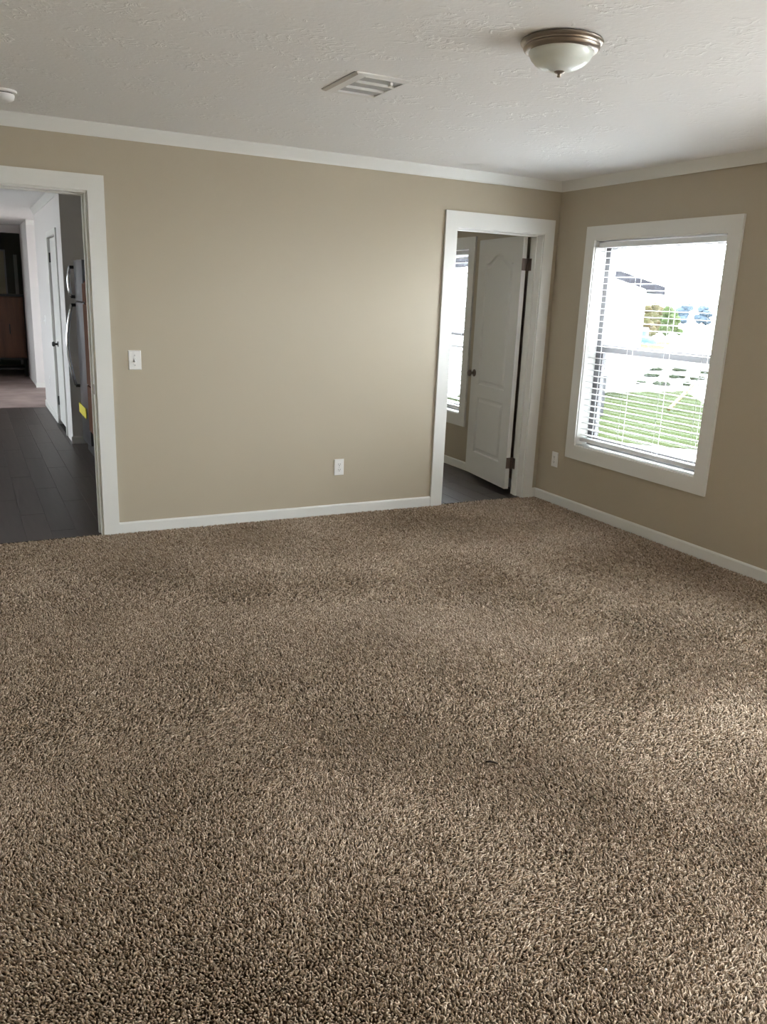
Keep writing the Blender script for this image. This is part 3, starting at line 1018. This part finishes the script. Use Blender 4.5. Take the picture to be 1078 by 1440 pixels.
wobj('body', B(fx + 0.085, -2.48, fy0, fy1, 0.0, 1.735, 0.006), 'fridge_side', rf)
fdoor = wobj('fridge_door', curved_door(0.13, 1.378, fy0, fy1), 'stainless', rf, smooth='auto')
zdoor = wobj('freezer_door', curved_door(1.392, 1.735, fy0, fy1), 'stainless', rf, smooth='auto')
wobj('door_gasket', B(fx + 0.074, fx + 0.086, fy0 + 0.01, fy1 - 0.01, 0.14, 1.72), 'black_plastic', rf)
wobj('base_grille', B(fx + 0.06, fx + 0.085, fy0 + 0.01, fy1 - 0.01, 0.0, 0.12), 'black_plastic', rf)
hy_ = fy1 - 0.10


def handle(z0, z1, parent, bulge):
    pts = [(fx + 0.012, hy_, z0)]
    for k in range(9):
        f = k / 8
        pts.append((fx - 0.030 - bulge * math.sin(math.pi * f), hy_, z0 + 0.01 + (z1 - z0 - 0.02) * f))
    pts.append((fx + 0.012, hy_, z1))
    wobj('handle', tube(pts, 0.014, 10), 'chrome', parent, smooth=True)
    for z in (z0, z1):
        wobj('handle_mount', B(fx - 0.03, fx + 0.012, hy_ - 0.02, hy_ + 0.02, z - 0.012, z + 0.012), 'black_plastic', parent)


handle(0.62, 1.35, fdoor, 0.050)
handle(1.42, 1.68, zdoor, 0.012)
tag(wobj('energy_label', B(fx - 0.002, fx + 0.006, fy1 - 0.48, fy1 - 0.02, 0.365, 0.455), 'yellow_print', fdoor), 'yellow paper energy label')

# brown cabinet next to the refrigerator
kc = tag(empty('kitchen_cabinet', (-2.80, 2.00, -0.006)), 'dark brown wooden cabinet beside the refrigerator', 'cabinet')
wobj('body', B(-3.140, -2.48, 1.88, 2.35, 0.26, 1.56, 0.003), 'cabinet_wood', kc)
wobj('plinth', B(-3.10, -2.50, 1.90, 2.33, 0.0, 0.26), 'black_plastic', kc)
for z0, z1 in ((0.28, 0.68), (0.69, 1.37), (1.39, 1.54)):
    cd = wobj('cabinet_door', B(-3.158, -3.141, 1.89, 2.34, z0, z1, 0.003), 'cabinet_wood', kc)
    wobj('pull', tube([(-3.158, 1.94, z0 + 0.05), (-3.175, 1.94, z0 + 0.06), (-3.175, 1.94, z0 + 0.11), (-3.158, 1.94, z0 + 0.12)], 0.005, 8), 'black_metal', cd)
cn = tag(empty('white_canister', (-3.07, 2.26, 1.56)), 'white canister standing on the brown kitchen cabinet', 'canister')
lathe('jar', [(0, 0.0), (0.052, 0.0), (0.055, 0.01), (0.055, 0.15), (0.048, 0.16), (0, 0.16)], 'plastic_white', cn, 24)
lathe('lid', [(0, 0.16), (0.05, 0.16), (0.05, 0.19), (0.02, 0.195), (0, 0.195)], 'plastic_grey', cn, 24)

# far room: wooden cabinet on black legs
dr = tag(empty('dresser', (-3.62, 10.05, -0.005)), 'brown wooden dresser with black frame and legs in the far dark room', 'dresser')
x0, x1, y0, y1 = -4.10, -3.17, 9.83, 10.27
wobj('body', B(x0, x1, y0 + 0.02, y1, 0.30, 1.30), 'dresser_wood', dr)
wobj('top', B(x0 - 0.02, x1 + 0.02, y0 - 0.01, y1, 1.30, 1.335), 'black_metal', dr)
for a in (x0 + 0.02, (x0 + x1) / 2 + 0.005):
    c_ = wobj('cabinet_door', B(a, a + (x1 - x0) / 2 - 0.025, y0 - 0.002, y0 + 0.02, 0.325, 1.285, 0.003), 'dresser_wood', dr)
    wobj('pull', B(a + 0.22, a + 0.235, y0 - 0.02, y0 - 0.002, 0.70, 0.86), 'black_metal', c_)
for a in (x0, x1 - 0.035):
    for b_ in (y0, y1 - 0.035):
        wobj('leg', B(a, a + 0.035, b_, b_ + 0.035, 0.0, 0.30), 'black_metal', dr)
wobj('side_frame', B(x1 - 0.001, x1 + 0.018, y0, y1, 0.27, 1.30), 'black_metal', dr)
wobj('rail', B(x0, x1, y0, y0 + 0.03, 0.275, 0.305), 'black_metal', dr)
wobj('shelf', B(x0 + 0.02, x1 - 0.02, y0 + 0.03, y1, 0.11, 0.135), 'black_metal', dr)
pf = tag(empty('picture', (-3.62, 12.1, 1.6)), 'pale cream framed panel on the far dark wall above the dresser', 'picture')
wobj('frame', B(-3.93, -3.285, 12.08, 12.10, 1.18, 2.11), 'trim_paint', pf)
wobj('canvas', B(-3.90, -3.315, 12.072, 12.081, 1.21, 2.08), 'picture_cream', pf)
struct(obj('trim_6', B(-3.15, -3.09, 12.08, 12.1, 0, 2.03), 'trim_paint'), 'pale door casing strip on the far wall')

# ------------------------------------------------------------------ outside
GZ = -0.9
struct(obj('ground', B(-60, 260, -120, 260, GZ - 0.3, GZ), 'pale_gravel'), 'pale gravel ground outside')


def patch(name, pts, z, mt, label):
    bm = bmesh.new()
    a = [bm.verts.new((x, y, z)) for x, y in pts]
    b_ = [bm.verts.new((x, y, GZ - 0.01)) for x, y in pts]
    bm.faces.new(a)
    n = len(pts)
    for i in range(n):
        bm.faces.new((a[i], b_[i], b_[(i + 1) % n], a[(i + 1) % n]))
    return tag(obj(name, bm, mt), label, kind='stuff')


patch('gravel_bed', [(0.17, -8), (6.0, -3), (7.4, 4.6), (6.7, 5.8), (5.2, 7.5), (0.17, 9)], GZ + 0.012, 'gravel', 'grey gravel strip along the house')
patch('lawn', [(0.17, 9), (5.2, 7.5), (6.7, 5.8), (7.6, 4.9), (9.6, 6.3), (12.0, 8.4), (14.9, 12.0), (15.6, 12.9), (5.0, 12.9), (0.2, 12.9)], GZ + 0.016, 'grass', 'green lawn between the houses')
patch('far_lawn', [(-4.08 + d * math.sin(math.radians(a)), -5.17 + d * math.cos(math.radians(a))) for a, d in ((43.6, 43), (45.7, 43), (45.8, 56), (46.2, 66), (43.6, 66))],
      GZ + 0.014, 'grass', 'strip of grass in front of the hedge')


def clump(bm, c_, r_, seed, sub=2, sq=(1, 1, 1), rough=0.35):
    rr = random.Random(seed)
    g = bmesh.ops.create_icosphere(bm, subdivisions=sub, radius=1.0)
    for v in g['verts']:
        k = 1 + rr.uniform(-rough, rough)
        v.co = Vector((c_[0] + v.co.x * r_ * k * sq[0], c_[1] + v.co.y * r_ * k * sq[1], c_[2] + v.co.z * r_ * k * sq[2]))


wd = random.Random(4)
for k in range(12):
    row, colm = divmod(k, 4)
    d_ = 28.5 + row * 3.4 + wd.uniform(-.4, .4)
    a_ = math.radians(44.6 + colm * 1.55 + row * 0.5 + wd.uniform(-.25, .25))
    x, y = -4.08 + d_ * math.sin(a_), -5.17 + d_ * math.cos(a_)
    bm = bmesh.new()
    for j in range(5):
        clump(bm, (wd.uniform(-.22, .22), wd.uniform(-.12, .12), 0.05), 0.15, k * 10 + j, 1, (1, 1, 0.5))
    tag(obj('weed_clump', bm, 'weed', loc=(x, y, GZ)), 'low green weed clump growing in the pale gravel outside', 'weed', 'weed clumps in the gravel')

# neighbouring house: gable end facing -y at y = 12.95
nh = tag(empty('neighbour_house', (9.0, 18.0, GZ)), 'white neighbouring house with grey shingle roof outside the window', 'house')
NX0, NX1, NY0, NY1 = 5.4, 13.55, 12.95, 24.0
EV = 2.08
PK = EV + 0.21 * (NX1 - NX0) / 2
xm = (NX0 + NX1) / 2
bm = bmesh.new()
pr = [(NX0, GZ), (NX1, GZ), (NX1, EV), (xm, PK), (NX0, EV)]
r0 = [bm.verts.new((x, NY0, z)) for x, z in pr]
r1 = [bm.verts.new((x, NY1, z)) for x, z in pr]
bm.faces.new(r0)
bm.faces.new(r1[::-1])
for k in range(5):
    bm.faces.new((r0[k], r1[k], r1[(k + 1) % 5], r0[(k + 1) % 5]))
wall_n = wobj('wall', bm, 'siding_white', nh)
for sx in (1, -1):
    bm = bmesh.new()
    xe = NX1 + 0.38 if sx > 0 else NX0 - 0.38
    ze = EV - 0.21 * 0.38
    vs = []
    for y in (NY0 - 0.35, NY1 + 0.35):
        for dz in (0.02, 0.14):
            vs.append(bm.verts.new((xm, y, PK + dz)))
            vs.append(bm.verts.new((xe, y, ze + dz)))
    # 0 xm lo,1 xe lo,2 xm hi,3 xe hi (front); 4..7 back
    for q in ((0, 1, 3, 2), (4, 6, 7, 5), (2, 3, 7, 6), (0, 4, 5, 1), (1, 5, 7, 3), (0, 2, 6, 4)):
        bm.faces.new([vs[i] for i in q])
    wobj('roof_slope', bm, 'shingle', nh)
    bm = bmesh.new()
    vs = []
    for y in (NY0 - 0.37, NY0 - 0.345):
        for dz in (-0.10, 0.13):
            vs.append(bm.verts.new((xm, y, PK + dz)))
            vs.append(bm.verts.new((xe, y, ze + dz)))
    for q in ((0, 1, 3, 2), (4, 6, 7, 5), (2, 3, 7, 6), (0, 4, 5, 1), (1, 5, 7, 3), (0, 2, 6, 4)):
        bm.faces.new([vs[i] for i in q])
    wobj('rake_board', bm, 'shingle', nh)
wobj('corner_board', B(NX1 - 0.10, NX1 + 0.02, NY0 - 0.02, NY0 + 0.1, GZ, EV - 0.05), 'siding_white', nh)
wobj('gutter', B(NX1 + 0.36, NX1 + 0.46, NY0 - 0.3, NY1 + 0.3, EV - 0.14, EV - 0.04), 'steel_grey', nh)
for k in range(9):
    z = GZ + 0.45 + k * 0.28
    wobj('siding_course', B(NX0, NX1 - 0.1, NY0 - 0.014, NY0, z, z + 0.27), 'siding_white', nh)


# hedge trees
def tree(name, loc, h, w, mt, seed, label, group, n=9):
    t = tag(empty(name, loc), label, 'tree', group)
    obj('trunk', tube([(0, 0, -0.1), (0.03, 0, h * 0.3), (0.0, 0.05, h * 0.6)], [0.05 * w, 0.04 * w, 0.025 * w], 7), 'bark', t)
    rr = random.Random(seed)
    bm = bmesh.new()
    for j in range(n):
        a = rr.uniform(0, 6.28)
        q = rr.uniform(0, 0.42) * w
        clump(bm, (math.cos(a) * q, math.sin(a) * q, h * (0.14 + 0.68 * (j + 0.5) / n)), w * rr.uniform(0.20, 0.34), seed * 50 + j, 2, (1, 1, 0.85), 0.22)
    obj('crown', bm, mt, t)
    return t


hs = [(44.55, 70.5, 3.25, 1.25, 'leaf_olive', 'olive-brown bushy tree nearest the neighbouring house wall'),
      (45.15, 77.5, 3.15, 1.25, 'leaf_olive', 'olive bush second from the neighbouring house'),
      (45.75, 73.6, 3.05, 1.20, 'leaf_green', 'green bush third from the neighbouring house'),
      (46.25, 80.5, 2.85, 1.20, 'leaf_green', 'rightmost low green bush of the hedge outside')]
for i, (an, ds, h, w, mt_, lb) in enumerate(hs):
    a_ = math.radians(an)
    tree('hedge_bush', (-4.08 + ds * math.sin(a_), -5.17 + ds * math.cos(a_), GZ), h, w, mt_, 20 + i, lb, 'hedge bushes outside', 18)
for k, od in enumerate(('first', 'second', 'third', 'fourth', 'fifth')):
    ang = math.radians(46.7 + 1.25 * k)
    rr = random.Random(300 + k)
    tree('distant_tree', (-4 + 150 * math.sin(ang), -5 + 150 * math.cos(ang), GZ), rr.uniform(3.4, 4.1), 2.3, 'leaf_far', 70 + k,
         '%s blue-grey horizon tree right of the hedge bushes' % od, 'distant trees', 16)

# blue barrel and paddling pool by the hedge
br = tag(empty('blue_barrel', (-4.08 + 67.5 * math.sin(math.radians(44.42)), -5.17 + 67.5 * math.cos(math.radians(44.42)), GZ)), 'blue plastic barrel standing before the hedge', 'barrel')
lathe('drum', [(0, 0), (0.30, 0), (0.33, 0.05), (0.34, 0.3), (0.36, 0.32), (0.34, 0.34), (0.34, 0.62), (0.36, 0.64), (0.34, 0.66), (0.33, 0.92), (0.28, 0.98), (0, 0.98)], 'blue_plastic', br, 24)
lathe('lid', [(0, 0.98), (0.27, 0.98), (0.27, 1.01), (0, 1.01)], 'blue_plastic', br, 24)
pl = tag(empty('paddling_pool', (-4.08 + 62.0 * math.sin(math.radians(44.45)), -5.17 + 62.0 * math.cos(math.radians(44.45)), GZ + 0.014)), 'light blue paddling pool on the grass before the hedge', 'pool')
lathe('pool_wall', [(0, 0.03), (0.86, 0.03), (0.9, 0.42), (0.98, 0.45), (1.0, 0.40), (0.93, 0.0), (0, 0.0)], 'cyan_plastic', pl, 28)
# stake lights
for i, (x, y, wd_) in enumerate(((41.4, 38.4, 'leftmost'), (42.2, 37.8, 'middle'), (42.5, 36.4, 'rightmost'))):
    s = tag(empty('stake_lamp', (x, y, GZ)), '%s of three small dark stake lamps in the pale gravel' % wd_, 'lamp', 'stake lamps')
    lathe('stake', [(0, 0), (0.03, 0), (0.03, 0.40), (0, 0.40)], 'black_metal', s, 10)
    lathe('lamp_head', [(0, 0.38), (0.06, 0.40), (0.07, 0.48), (0.09, 0.50), (0.03, 0.55), (0, 0.55)], 'black_metal', s, 12)
# guy-wire marker and utility pedestal
gm = tag(empty('guy_wire_marker', (11.05, 9.15, GZ + 0.05)), 'slanted yellow guy wire guard standing on the lawn', 'guard')
obj('guard', tube([(0, 0, 0.02), (1.05, 0.25, 0.62)], 0.045, 10), 'yellow_plastic', gm)
obj('wire', tube([(1.05, 0.25, 0.62), (2.4, 0.57, 1.42)], 0.012, 6), 'steel_grey', gm)
up = tag(empty('utility_pedestal', (8.6, 8.95, GZ + 0.016)), 'blue-grey utility pedestal on the lawn by the left window edge', 'utility box')
obj('cabinet', B(-0.12, 0.12, -0.10, 0.10, 0, 0.85, 0.01), 'steel_grey', up)
obj('lid', B(-0.14, 0.14, -0.12, 0.12, 0.85, 0.92, 0.015), 'steel_grey', up)
